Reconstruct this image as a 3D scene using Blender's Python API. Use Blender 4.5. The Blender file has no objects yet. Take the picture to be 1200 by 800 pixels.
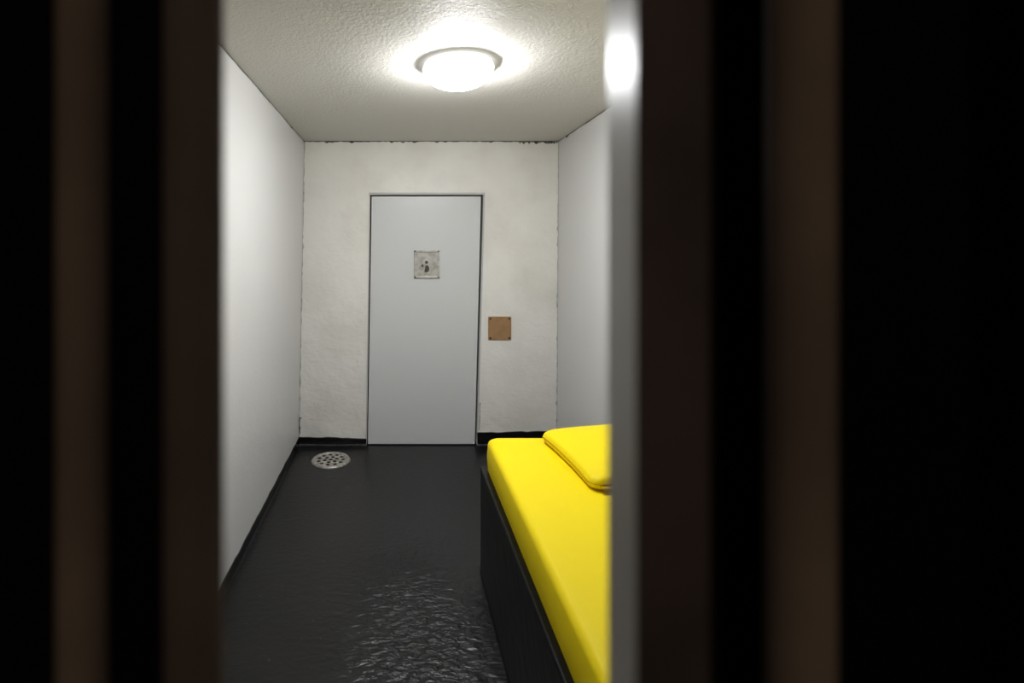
import bpy, bmesh, math, random
from mathutils import Vector
random.seed(4)
scene = bpy.context.scene
scene.view_settings.view_transform = 'Standard'
scene.view_settings.look = 'None'

# ---------------------------------------------------------------- materials
def mat(name, col, rough=0.5, metal=0.0, spec=0.5, bump=None, var=None, emit=None, coat=0.0):
    m = bpy.data.materials.new(name); m.use_nodes = True
    nt = m.node_tree; b = nt.nodes['Principled BSDF']
    b.inputs['Base Color'].default_value = (*col, 1)
    b.inputs['Roughness'].default_value = rough
    b.inputs['Metallic'].default_value = metal
    b.inputs['Specular IOR Level'].default_value = spec
    b.inputs['Coat Weight'].default_value = coat
    tc = nt.nodes.new('ShaderNodeTexCoord')
    if emit:
        b.inputs['Emission Color'].default_value = (*emit[0], 1)
        b.inputs['Emission Strength'].default_value = emit[1]
    if var:
        sc, c2, lo, hi = var
        n = nt.nodes.new('ShaderNodeTexNoise'); n.inputs['Scale'].default_value = sc
        n.inputs['Detail'].default_value = 6
        r = nt.nodes.new('ShaderNodeValToRGB')
        r.color_ramp.elements[0].position = lo; r.color_ramp.elements[1].position = hi
        r.color_ramp.elements[0].color = (*c2, 1); r.color_ramp.elements[1].color = (*col, 1)
        nt.links.new(tc.outputs['Object'], n.inputs['Vector'])
        nt.links.new(n.outputs['Fac'], r.inputs['Fac'])
        nt.links.new(r.outputs['Color'], b.inputs['Base Color'])
    prev = None
    for bp in (bump or []):
        sc, st, dist, stretch = bp
        mp = nt.nodes.new('ShaderNodeMapping'); mp.inputs['Scale'].default_value = stretch
        n = nt.nodes.new('ShaderNodeTexNoise'); n.inputs['Scale'].default_value = sc
        n.inputs['Detail'].default_value = 5
        bn = nt.nodes.new('ShaderNodeBump'); bn.inputs['Strength'].default_value = st
        bn.inputs['Distance'].default_value = dist
        nt.links.new(tc.outputs['Object'], mp.inputs['Vector'])
        nt.links.new(mp.outputs['Vector'], n.inputs['Vector'])
        nt.links.new(n.outputs['Fac'], bn.inputs['Height'])
        if prev: nt.links.new(prev.outputs['Normal'], bn.inputs['Normal'])
        prev = bn
    if prev: nt.links.new(prev.outputs['Normal'], b.inputs['Normal'])
    return m

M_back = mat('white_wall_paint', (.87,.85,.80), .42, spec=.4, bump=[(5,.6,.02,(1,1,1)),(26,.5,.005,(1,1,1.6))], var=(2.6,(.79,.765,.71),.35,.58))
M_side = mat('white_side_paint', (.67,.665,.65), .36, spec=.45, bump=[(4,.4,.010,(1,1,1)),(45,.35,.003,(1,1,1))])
M_ceil = mat('ceiling_texture_paint', (.66,.645,.605), .6, spec=.3, bump=[(80,.7,.0045,(1,1,1)),(6,.3,.01,(1,1,1))])
M_door = mat('door_grey_paint', (.68,.69,.69), .35, bump=[(30,.15,.002,(1,1,1))])
M_frame = mat('door_frame_paint', (.55,.55,.53), .5)
M_dark = mat('dark_gap', (.01,.01,.01), .9, spec=.1)
M_mold = mat('mold_crack', (.05,.055,.045), .9, spec=.1, var=(30,(.25,.25,.22),.3,.6))
M_corner = mat('corner_shade', (.50,.50,.48), .8, var=(25,(.22,.22,.21),.30,.5))  # grey for the shadow line painted into the wall corners
M_skirt = mat('black_gloss_skirting', (.006,.006,.007), .25, spec=.35, bump=[(20,.6,.006,(1,1,1))])
M_bench = mat('black_bench_paint', (.003,.003,.0035), .28, spec=.16, bump=[(14,.5,.008,(1,1,1)),(90,.3,.002,(1,1,1))])
M_yel = mat('yellow_vinyl', (.88,.69,.003), .55, spec=.2, bump=[(3,.3,.012,(1,1,1)),(220,.15,.001,(1,1,1))])
M_piping = mat('yellow_piping', (.42,.28,.002), .6, spec=.2)
M_steel = mat('worn_steel', (.62,.61,.57), .38, metal=.4, bump=[(60,.4,.002,(1,1,1))], var=(28,(.42,.40,.36),.35,.6))
M_steel_d = mat('dark_steel', (.08,.075,.07), .5, metal=.5)
M_grate = mat('drain_steel', (.50,.48,.44), .4, metal=.4, var=(40,(.26,.24,.21),.35,.6))
M_copper = mat('copper_plate', (.44,.255,.125), .5, metal=.25, var=(18,(.36,.205,.095),.35,.65))
M_bar = mat('gate_bar_paint', (.17,.135,.11), .85, spec=.08, bump=[(30,.4,.003,(1,1,.3))], var=(14,(.11,.085,.07),.3,.7))
M_bari = mat('gate_inner_bar_paint', (.10,.08,.072), .85, spec=.08, bump=[(30,.4,.003,(1,1,.3))], var=(14,(.065,.050,.045),.3,.7))
M_post = mat('gate_post_steel', (.085,.066,.062), .7, spec=.15, bump=[(60,.15,.001,(1,1,.4))], var=(14,(.045,.035,.033),.3,.7))
M_reveal = mat('gate_post_lit_face', (.36,.35,.33), .42, spec=.25, bump=[(60,.12,.001,(1,1,.4))])  # paler than the rest of the post: light on its inner face, as colour
M_panel = mat('gate_black_plate', (.003,.003,.003), .9, spec=.05)
M_corr = mat('corridor_dark_paint', (.05,.045,.04), .7)
M_glass = mat('lamp_opal_glass', (.9,.9,.9), .3, emit=((.97,.98,1.0), 132))
M_rim = mat('lamp_opal_rim', (.9,.9,.9), .4, emit=((.95,.98,1.0), 1.3))
M_base = mat('lamp_white_base', (.8,.8,.8), .4)
M_cglass = mat('corridor_lamp_glass', (.9,.85,.75), .3, emit=((1.0,.80,.62), 42))

# floor: black gloss paint with drip wrinkles
def floor_mat():
    m = bpy.data.materials.new('black_floor_paint'); m.use_nodes = True
    nt = m.node_tree; N = nt.nodes; L = nt.links; b = N['Principled BSDF']
    tc = N.new('ShaderNodeTexCoord')
    n1 = N.new('ShaderNodeTexNoise'); n1.inputs['Scale'].default_value = 2.2; n1.inputs['Detail'].default_value = 6
    L.new(tc.outputs['Object'], n1.inputs['Vector'])
    cr = N.new('ShaderNodeValToRGB')
    cr.color_ramp.elements[0].color = (.0025,.0025,.003,1); cr.color_ramp.elements[1].color = (.006,.006,.007,1)
    cr.color_ramp.elements[0].position=.35; cr.color_ramp.elements[1].position=.65
    L.new(n1.outputs['Fac'], cr.inputs['Fac'])
    v = N.new('ShaderNodeTexVoronoi'); v.inputs['Scale'].default_value = 16
    L.new(tc.outputs['Object'], v.inputs['Vector'])
    lt = N.new('ShaderNodeMath'); lt.operation='LESS_THAN'; lt.inputs[1].default_value=.05
    L.new(v.outputs['Distance'], lt.inputs[0])
    mx = N.new('ShaderNodeMixRGB'); mx.inputs['Color2'].default_value=(.12,.12,.12,1)
    L.new(lt.outputs[0], mx.inputs['Fac']); L.new(cr.outputs['Color'], mx.inputs['Color1'])
    L.new(mx.outputs['Color'], b.inputs['Base Color'])
    b.inputs['Specular IOR Level'].default_value = .38
    b.inputs['Roughness'].default_value = .33
    n2 = N.new('ShaderNodeTexNoise'); n2.inputs['Scale'].default_value = 45; n2.inputs['Detail'].default_value = 3
    L.new(tc.outputs['Object'], n2.inputs['Vector'])
    b1 = N.new('ShaderNodeBump'); b1.inputs['Strength'].default_value=.3; b1.inputs['Distance'].default_value=.003
    L.new(n2.outputs['Fac'], b1.inputs['Height'])
    mp = N.new('ShaderNodeMapping'); mp.inputs['Rotation'].default_value=(0,0,math.radians(-25)); mp.inputs['Scale'].default_value=(.8,1.5,1)
    L.new(tc.outputs['Object'], mp.inputs['Vector'])
    n3 = N.new('ShaderNodeTexNoise'); n3.inputs['Scale'].default_value = 24; n3.inputs['Detail'].default_value=3; n3.inputs['Distortion'].default_value=.4
    L.new(mp.outputs['Vector'], n3.inputs['Vector'])
    # thicker, more wrinkled paint towards the middle of the walkway
    vs = N.new('ShaderNodeVectorMath'); vs.operation='SUBTRACT'; vs.inputs[1].default_value=(.07,2.1,0)
    L.new(tc.outputs['Object'], vs.inputs[0])
    vm = N.new('ShaderNodeVectorMath'); vm.operation='MULTIPLY'; vm.inputs[1].default_value=(2.1,1.0,0)
    L.new(vs.outputs[0], vm.inputs[0])
    vl = N.new('ShaderNodeVectorMath'); vl.operation='LENGTH'; L.new(vm.outputs[0], vl.inputs[0])
    mr = N.new('ShaderNodeMapRange'); mr.interpolation_type='SMOOTHERSTEP'
    mr.inputs['From Min'].default_value=1.1; mr.inputs['From Max'].default_value=-.1
    mr.inputs['To Min'].default_value=.08; mr.inputs['To Max'].default_value=.85
    L.new(vl.outputs['Value'], mr.inputs['Value'])
    b2 = N.new('ShaderNodeBump'); b2.inputs['Distance'].default_value=.030
    L.new(mr.outputs['Result'], b2.inputs['Strength']); L.new(n3.outputs['Fac'], b2.inputs['Height'])
    L.new(b1.outputs['Normal'], b2.inputs['Normal'])
    L.new(b2.outputs['Normal'], b.inputs['Normal'])
    return m
M_floor = floor_mat()

# ---------------------------------------------------------------- mesh helpers
def newobj(name, bm, m, parent=None, smooth=False, bevel=0, seg=2):
    bmesh.ops.recalc_face_normals(bm, faces=bm.faces)
    me = bpy.data.meshes.new(name); bm.to_mesh(me); bm.free()
    if smooth:
        for p in me.polygons: p.use_smooth = True
    ob = bpy.data.objects.new(name, me); scene.collection.objects.link(ob)
    me.materials.append(m)
    if bevel:
        md = ob.modifiers.new('bevel','BEVEL'); md.width = bevel; md.segments = seg; md.limit_method='ANGLE'
    if parent: ob.parent = parent
    return ob

def prism(name, pts, axis, a, c, m, **k):
    bm = bmesh.new()
    def P(p,t):
        return {'y':(p[0],t,p[1]),'z':(p[0],p[1],t),'x':(t,p[0],p[1])}[axis]
    v1=[bm.verts.new(P(p,a)) for p in pts]; v2=[bm.verts.new(P(p,c)) for p in pts]
    bm.faces.new(v1); bm.faces.new(v2[::-1])
    n=len(pts)
    for i in range(n): bm.faces.new((v1[i],v2[i],v2[(i+1)%n],v1[(i+1)%n]))
    return newobj(name,bm,m,**k)

def box(name,x0,x1,y0,y1,z0,z1,m,**k):
    return prism(name,[(x0,z0),(x1,z0),(x1,z1),(x0,z1)],'y',y0,y1,m,**k)

def cyl(name, c, r, h, axis, m, seg=24, **k):
    pts=[(r*math.cos(2*math.pi*i/seg), r*math.sin(2*math.pi*i/seg)) for i in range(seg)]
    if axis=='y': return prism(name,[(c[0]+p[0],c[2]+p[1]) for p in pts],'y',c[1],c[1]+h,m,**k)
    return prism(name,[(c[0]+p[0],c[1]+p[1]) for p in pts],'z',c[2],c[2]+h,m,**k)

def empty(name, loc=(0,0,0)):
    e = bpy.data.objects.new(name,None); scene.collection.objects.link(e); e.empty_display_size=.1
    return e

def lathe(name, prof, c, m, seg=48, **k):
    bm=bmesh.new(); rings=[]
    for r,z in prof:
        if r<1e-5: rings.append([bm.verts.new((c[0],c[1],c[2]+z))])
        else: rings.append([bm.verts.new((c[0]+r*math.cos(2*math.pi*i/seg),c[1]+r*math.sin(2*math.pi*i/seg),c[2]+z)) for i in range(seg)])
    for A,B in zip(rings,rings[1:]):
        for i in range(seg):
            j=(i+1)%seg
            if len(A)==1 and len(B)==1: continue
            if len(A)==1: bm.faces.new((A[0],B[i],B[j]))
            elif len(B)==1: bm.faces.new((A[i],B[0],A[j]))
            else: bm.faces.new((A[i],B[i],B[j],A[j]))
    return newobj(name,bm,m,smooth=True,**k)

D=4.14; H=2.456; Y0=-1.7
XLb,XLt = -.802,-.759      # left wall bottom/top (slightly out of plumb)
XRb,XRt = 1.290,1.303

# ---------------------------------------------------------------- room shell
box('floor',-1.0,1.5,Y0-.1,D+.3,-.12,0,M_floor)
box('ceiling',-1.0,1.5,Y0-.1,D+.3,H,H+.12,M_ceil)
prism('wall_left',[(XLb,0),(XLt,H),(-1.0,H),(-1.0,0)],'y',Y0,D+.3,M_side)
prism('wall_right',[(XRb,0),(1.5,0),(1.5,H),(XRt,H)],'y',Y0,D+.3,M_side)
dl_b,dr_b,dl_t,dr_t = -.250,.640,-.222,.694
zt=2.024
prism('wall_back',[(XLb,0),(XLt,H),(XRt,H),(XRb,0),(dr_b,0),(dr_t,zt),(dl_t,zt),(dl_b,0)],'y',D,D+.12,M_back)
box('wall_front',-1.0,1.5,Y0-.1,Y0,0,H,M_corr)
box('doorway_dark_backing',-.32,.78,D+.10,D+.14,0,2.1,M_dark)     # black backing sheet, makes the gaps around the door dark

# ---------------------------------------------------------------- door
door=empty('door_1')
prism('slab',[(-.241,.006),(.624,.006),(.674,2.008),(-.210,2.008)],'y',D-.004,D+.045,M_door,parent=door,bevel=.004)
prism('frame_left',[(dl_b-.008,.05),(dl_b-.001,.05),(dl_t-.001,zt),(dl_t-.008,zt)],'y',D-.005,D+.09,M_frame,parent=door,bevel=.002)
prism('frame_head',[(dl_t-.012,zt-.004),(dr_t+.012,zt-.004),(dr_t+.012,zt+.014),(dl_t-.012,zt+.014)],'y',D-.007,D+.09,M_frame,parent=door,bevel=.003)
prism('frame_right',[(dr_b-.001,.10),(dr_b+.012,.10),(dr_t+.012,zt),(dr_t-.001,zt)],'y',D-.006,D+.09,M_frame,parent=door,bevel=.003)
# inspection plate on the door
yp=D-.004
px0,px1,pz0,pz1=.131,.338,1.345,1.573
box('plate_back',px0,px1,yp-.004,yp,pz0,pz1,M_steel,parent=door,bevel=.002)
for i,(a,b_,c_,d_) in enumerate([(px0,px0+.018,pz0,pz1),(px1-.018,px1,pz0,pz1),(px0,px1,pz0,pz0+.018),(px0,px1,pz1-.018,pz1)]):
    box('plate_rim_%d'%i,a,b_,yp-.012,yp-.003,c_,d_,M_steel,parent=door,bevel=.003)
cyl('peephole_ring',(.232,yp-.012,1.475),.024,.01,'y',M_steel,parent=door,bevel=.002)
cyl('peephole',(.232,yp-.0135,1.475),.012,.01,'y',M_steel_d,parent=door)
prism('keyhole_cover',[(.215,1.40),(.232,1.392),(.252,1.405),(.256,1.43),(.244,1.452),(.226,1.448),(.222,1.43)],'y',yp-.010,yp-.003,M_steel_d,parent=door,bevel=.002)
cyl('latch_knob',(.200,yp-.013,1.448),.010,.01,'y',M_steel_d,parent=door)
for i,(x,z) in enumerate([(.141,1.355),(.328,1.355),(.141,1.563),(.328,1.563)]):
    cyl('rivet_%d'%i,(x,yp-.014,z),.005,.005,'y',M_steel_d,seg=12,parent=door)

# ---------------------------------------------------------------- copper plate
cp=empty('copper_wall_plate')
box('plate',.731,.917,D-.010,D,.848,1.037,M_copper,parent=cp,bevel=.004)
for i,(x,z) in enumerate([(.748,.865),(.900,.865),(.748,1.020),(.900,1.020)]):
    cyl('screw_%d'%i,(x,D-.014,z),.0085,.006,'y',M_steel_d,seg=14,parent=cp,bevel=.001)
    cyl('screw_recess_%d'%i,(x,D-.0145,z),.004,.003,'y',M_dark,seg=8,parent=cp)

# ---------------------------------------------------------------- skirtings (uneven painted band)
def wavy_band(name, p0, p1, n, h0, h1, th, inward, m):
    bm=bmesh.new(); rows=[]
    for i in range(n+1):
        t=i/n; x=p0[0]+(p1[0]-p0[0])*t; y=p0[1]+(p1[1]-p0[1])*t
        h=h0+(h1-h0)*t+random.uniform(-.004,.004)
        ix,iy=inward
        prof=[(0,0),(th*2.2,0),(th*1.3,.012),(th,.03 if h>.045 else h*.5),(th*.8,h),(0,h+.002)]
        rows.append([bm.verts.new((x+ix*a,y+iy*a,z+.0005)) for a,z in prof])
    k=len(rows[0])
    for A,B in zip(rows,rows[1:]):
        for i in range(k): bm.faces.new((A[i],A[(i+1)%k],B[(i+1)%k],B[i]))
    bm.faces.new(rows[0]); bm.faces.new(rows[-1][::-1])
    return newobj(name,bm,m,smooth=False)
wavy_band('baseboard_back',(XLb+.002,D),(dl_b-.002,D),14,.064,.050,.012,(0,-1),M_skirt)
wavy_band('baseboard_back.001',(dr_b+.003,D),(XRb-.002,D),16,.095,.112,.012,(0,-1),M_skirt)
wavy_band('baseboard_left',(XLb,.25),(XLb,D-.015),80,.05,.058,.008,(1,0),M_skirt)
wavy_band('baseboard_right',(XRb,2.55),(XRb,D-.015),30,.09,.1,.008,(-1,0),M_skirt)

# ---------------------------------------------------------------- cracked seams, painted corner shade
def ribbon(name, A, B, off, w0, w1, n, m, normal):
    bm=bmesh.new(); A=Vector(A);B=Vector(B);off=Vector(off);nn=Vector(normal)
    L=[];R=[]
    for i in range(n+1):
        t=i/n; p=A.lerp(B,t)+nn*.0015
        L.append(bm.verts.new(p)); w=random.uniform(w0,w1)
        if random.random()<.10: w*=2.0
        R.append(bm.verts.new(p+off*w))
    for i in range(n): bm.faces.new((L[i],L[i+1],R[i+1],R[i]))
    return newobj(name,bm,m)
seams=empty('trim_2')
def S(*a,**k):
    o=ribbon(*a); o.parent=seams
S('seam_back_ceiling',(XLt,D,H-.001),(XRt,D,H-.001),(0,0,-1),.003,.010,90,M_mold,(0,-1,0))
S('seam_mold_right',(.98,D-.001,H-.001),(1.29,D-.001,H-.001),(0,0,-1),.006,.028,26,M_mold,(0,-1,0))
S('seam_left_ceiling',(XLt+.001,.4,H-.002),(XLt+.001,D,H-.002),(0,0,-1),.002,.006,90,M_mold,(1,0,0))
S('seam_right_ceiling',(XRt-.001,.4,H-.002),(XRt-.001,D,H-.002),(0,0,-1),.002,.009,90,M_mold,(-1,0,0))
S('corner_shade_left',(XLb+.003,D,.05),(XLt+.003,D,H),(1,0,0),.002,.009,90,M_corner,(0,-1,0))  # both corner ribbons are painted shade
S('corner_shade_right',(XRb-.001,D,.1),(XRt-.001,D,H),(-1,0,0),.002,.007,90,M_corner,(0,-1,0))
S('plaster_chip_a',(XLb+.016,D,1.42),(XLb+.02,D,1.54),(1,0,0),.003,.007,7,M_mold,(0,-1,0))
S('plaster_chip_b',(XLb+.004,D,.10),(XLb+.006,D,.22),(1,0,0),.003,.012,8,M_mold,(0,-1,0))
S('door_edge_stain',(dr_b+.018,D,.12),(dr_b+.024,D,.34),(1,0,0),.002,.008,10,M_mold,(0,-1,0))

# ---------------------------------------------------------------- ceiling lamp
lamp=empty('ceiling_lamp')
lc=(.286,2.42,H)
lathe('opal_collar',[(0,0),(.150,0),(.160,-.006),(.169,-.026),(.165,-.042),(.150,-.046),(0,-.043)],lc,M_rim,parent=lamp)
lathe('glass_bowl',[(.148,-.044),(.149,-.056),(.142,-.070),(.124,-.086),(.098,-.099),(.058,-.109),(0,-.113)],lc,M_glass,parent=lamp)
lathe('finial',[(0,-.112),(.010,-.113),(.012,-.120),(.006,-.128),(0,-.130)],lc,M_rim,parent=lamp)

# ---------------------------------------------------------------- floor drain
def drain():
    bm=bmesh.new(); R=.118
    def ring(cx,cy,r,seg):
        vs=[bm.verts.new((cx+r*math.cos(2*math.pi*i/seg),cy+r*math.sin(2*math.pi*i/seg),0)) for i in range(seg)]
        return [bm.edges.new((vs[i],vs[(i+1)%seg])) for i in range(seg)]
    es=ring(0,0,R,48)
    holes=[(0,0,.016)]
    for k,n,r,hr in ((1,6,.046,.016),(2,11,.091,.016)):
        for i in range(n):
            a=2*math.pi*i/n+k*.3; holes.append((r*math.cos(a),r*math.sin(a),hr))
    for h in holes: es+=ring(h[0],h[1],h[2],14)
    bmesh.ops.triangle_fill(bm,use_beauty=True,use_dissolve=False,edges=es)
    for v in bm.verts: v.co+=Vector((-.50,3.83,.009))
    return bm
dr=empty('floor_drain')
g=newobj('grate',drain(),M_grate,parent=dr); sd=g.modifiers.new('s','SOLIDIFY'); sd.thickness=.004
lathe('rim',[(.116,.0),(.116,.010),(.122,.014),(.138,.013),(.146,.004),(.146,0)],(-.50,3.83,0),M_grate,parent=dr)
cyl('pit',(-.50,3.83,.0005),.117,.001,'z',M_dark,seg=40,parent=dr)

# ---------------------------------------------------------------- bed bench
bx0,bx1,by0,by1=.405,1.286,.55,2.505
bench=empty('bed_bench')
bm=bmesh.new()
prof=[(bx0-.004,0.001),(bx1,0.001),(bx1,.525),(bx1-.02,.525),(bx1-.02,.495),(bx0+.030,.495),(bx0+.030,.520),(bx0+.004,.522),(bx0,.512),(bx0,.02)]
v1=[bm.verts.new((p[0],by0,p[1])) for p in prof]; v2=[bm.verts.new((p[0],by1,p[1])) for p in prof]
bm.faces.new(v1); bm.faces.new(v2[::-1])
for i in range(len(prof)):
    j=(i+1)%len(prof); bm.faces.new((v1[i],v2[i],v2[j],v1[j]))
newobj('plinth',bm,M_bench,parent=bench,bevel=.004)

def cushion(name,x0,x1,y0,y1,z0,z1,rad,puff,m,rot=0,side_round=.02,parent=None,warp=None):
    bm=bmesh.new(); cx,cy=(x0+x1)/2,(y0+y1)/2; hx,hy=(x1-x0)/2,(y1-y0)/2
    def plan():
        out=[]
        for qx,qy,a0 in ((1,1,0),(-1,1,90),(-1,-1,180),(1,-1,270)):
            for i in range(9):
                a=math.radians(a0+i*90/8)
                out.append((qx*(hx-rad)+rad*math.cos(a),qy*(hy-rad)+rad*math.sin(a)))
        res=[]
        for i,p in enumerate(out):
            q=out[(i+1)%len(out)]; L=math.hypot(q[0]-p[0],q[1]-p[1]); k=max(1,int(L/.05))
            for j in range(k): res.append((p[0]+(q[0]-p[0])*j/k,p[1]+(q[1]-p[1])*j/k))
        return res
    P=plan(); rings=[]
    def inset(d,z):
        sx=max(0,(hx-d)/hx); sy=max(0,(hy-d)/hy)
        rings.append([(x*sx,y*sy,z) for x,y in P])
    s=side_round; T=z1-z0
    inset(s*3,z0); inset(s,z0)
    for a in (30,60,90): inset(s*(1-math.sin(math.radians(a))),z0+s*(1-math.cos(math.radians(a))))
    inset(-.004,z0+T*.5)
    for a in (0,22,45,68,90): inset(s*(1-math.cos(math.radians(a))),z1-s*(1-math.sin(math.radians(a))))
    for f in (.08,.18,.3,.45,.65,.9):
        d=s+f*(min(hx,hy)-s); zz=z1+puff*math.sin(math.pi/2*min(1,f*1.4)); inset(d,zz)
    vr=[]
    cr,sr=math.cos(rot),math.sin(rot)
    def place(x,y,z):
        c=(cx+x*cr-y*sr,cy+x*sr+y*cr,z)
        return warp(x/hx,y/hy,c) if warp else c
    for r in rings:
        vr.append([bm.verts.new(place(x,y,z)) for x,y,z in r])
    n=len(P)
    for A,B in zip(vr,vr[1:]):
        for i in range(n): bm.faces.new((A[i],A[(i+1)%n],B[(i+1)%n],B[i]))
    bm.faces.new(vr[0]); bm.faces.new(vr[-1][::-1])
    ob=newobj(name,bm,m,smooth=True,parent=parent)
    return ob,lambda z,d=0:[place(x*(1-d),y*(1-d),z) for x,y in P]

def piping(name,pts,r,m,parent):
    cu=bpy.data.curves.new(name,'CURVE'); cu.dimensions='3D'; cu.bevel_depth=r; cu.bevel_resolution=2
    sp=cu.splines.new('POLY'); sp.points.add(len(pts)-1); sp.use_cyclic_u=True
    for i,p in enumerate(pts): sp.points[i].co=(*p,1)
    o=bpy.data.objects.new(name,cu); scene.collection.objects.link(o); cu.materials.append(m); o.parent=parent

mt=empty('mattress')
cushion('foam_slab',.432,1.262,.60,2.495,.4965,.668,.045,.005,M_yel,side_round=.026,parent=mt)
pl=empty('pillow')
def pwarp(u,v,c):
    x,y,z=c
    t=max(0,z-.676)
    z=z+t*(.18*u) - t*.22*(abs(u)**4)*(abs(v)**4)
    x=x+.010*(1-v*v)*(-u if u<0 else 0)
    return (x,y,z)
o,PF=cushion('pillow_body',.700,1.216,1.93,2.458,.673,.742,.045,.026,M_yel,rot=math.radians(5),side_round=.022,parent=pl,warp=pwarp)
piping('pillow_seam',PF(.708),.0045,M_piping,pl)
box('closure_tab',.755,.805,1.892,1.925,.690,.697,M_piping,parent=pl,bevel=.002)

# ---------------------------------------------------------------- barred cell gate
gate=empty('barred_cell_gate')
def vbar(name,cx,cy,r,m): return cyl(name,(cx,cy,.02),r,H-.04,'z',m,seg=32,parent=gate,smooth=False)
ps=prism('post_strike',[(.0698,.15),(.0805,.196),(.096,.196),(.0915,.15)],'z',.01,H-.005,M_post,parent=gate)
ps.data.materials.append(M_reveal)
for p in ps.data.polygons:
    if p.normal.x<-.8: p.material_index=1
for n,(x,y,r) in enumerate([(-.0628,.158,.0088),(-.097,.158,.0072),(.1255,.160,.0092)]+
                           [(-.16-.05*i,.158,.0085) for i in range(12)]+[(.215+.055*i,.160,.009) for i in range(19)]):
    b_=vbar('bar_%d'%n,x,y,r,M_bari if n==0 else M_bar)
    for p in b_.data.polygons:
        if abs(p.normal.z)<.5: p.use_smooth=True
box('plate_left',-.757,-.063,.160,.166,.01,H-.005,M_panel,parent=gate)
box('plate_right',.088,1.288,.186,.192,.01,H-.005,M_panel,parent=gate)
box('rail_bottom',-.790,1.288,.166,.186,.002,.06,M_panel,parent=gate,bevel=.003)
box('rail_top',-.757,1.288,.166,.186,H-.06,H-.002,M_panel,parent=gate,bevel=.003)

# corridor lamp behind the viewer
cl=empty('corridor_ceiling_lamp')
lathe('base',[(0,0),(.10,0),(.10,-.02),(0,-.02)],(.1,-1.1,H),M_base,parent=cl)
lathe('glass',[(.08,-.018),(.09,-.04),(.07,-.07),(.03,-.085),(0,-.088)],(.1,-1.1,H),M_cglass,parent=cl)

# ---------------------------------------------------------------- world + camera
w=bpy.data.worlds.new('world'); scene.world=w; w.use_nodes=True
w.node_tree.nodes['Background'].inputs['Color'].default_value=(0,0,0,1)
cam=bpy.data.cameras.new('camera'); co=bpy.data.objects.new('camera',cam); scene.collection.objects.link(co)
co.location=(0,0,1.58); co.rotation_euler=(math.radians(90),0,0)
cam.sensor_width=36; cam.lens=18; cam.shift_x=134/1200; cam.shift_y=-108/1200
cam.clip_start=.01
cam.dof.use_dof=True; cam.dof.focus_distance=3.4; cam.dof.aperture_fstop=3.6
scene.camera=co
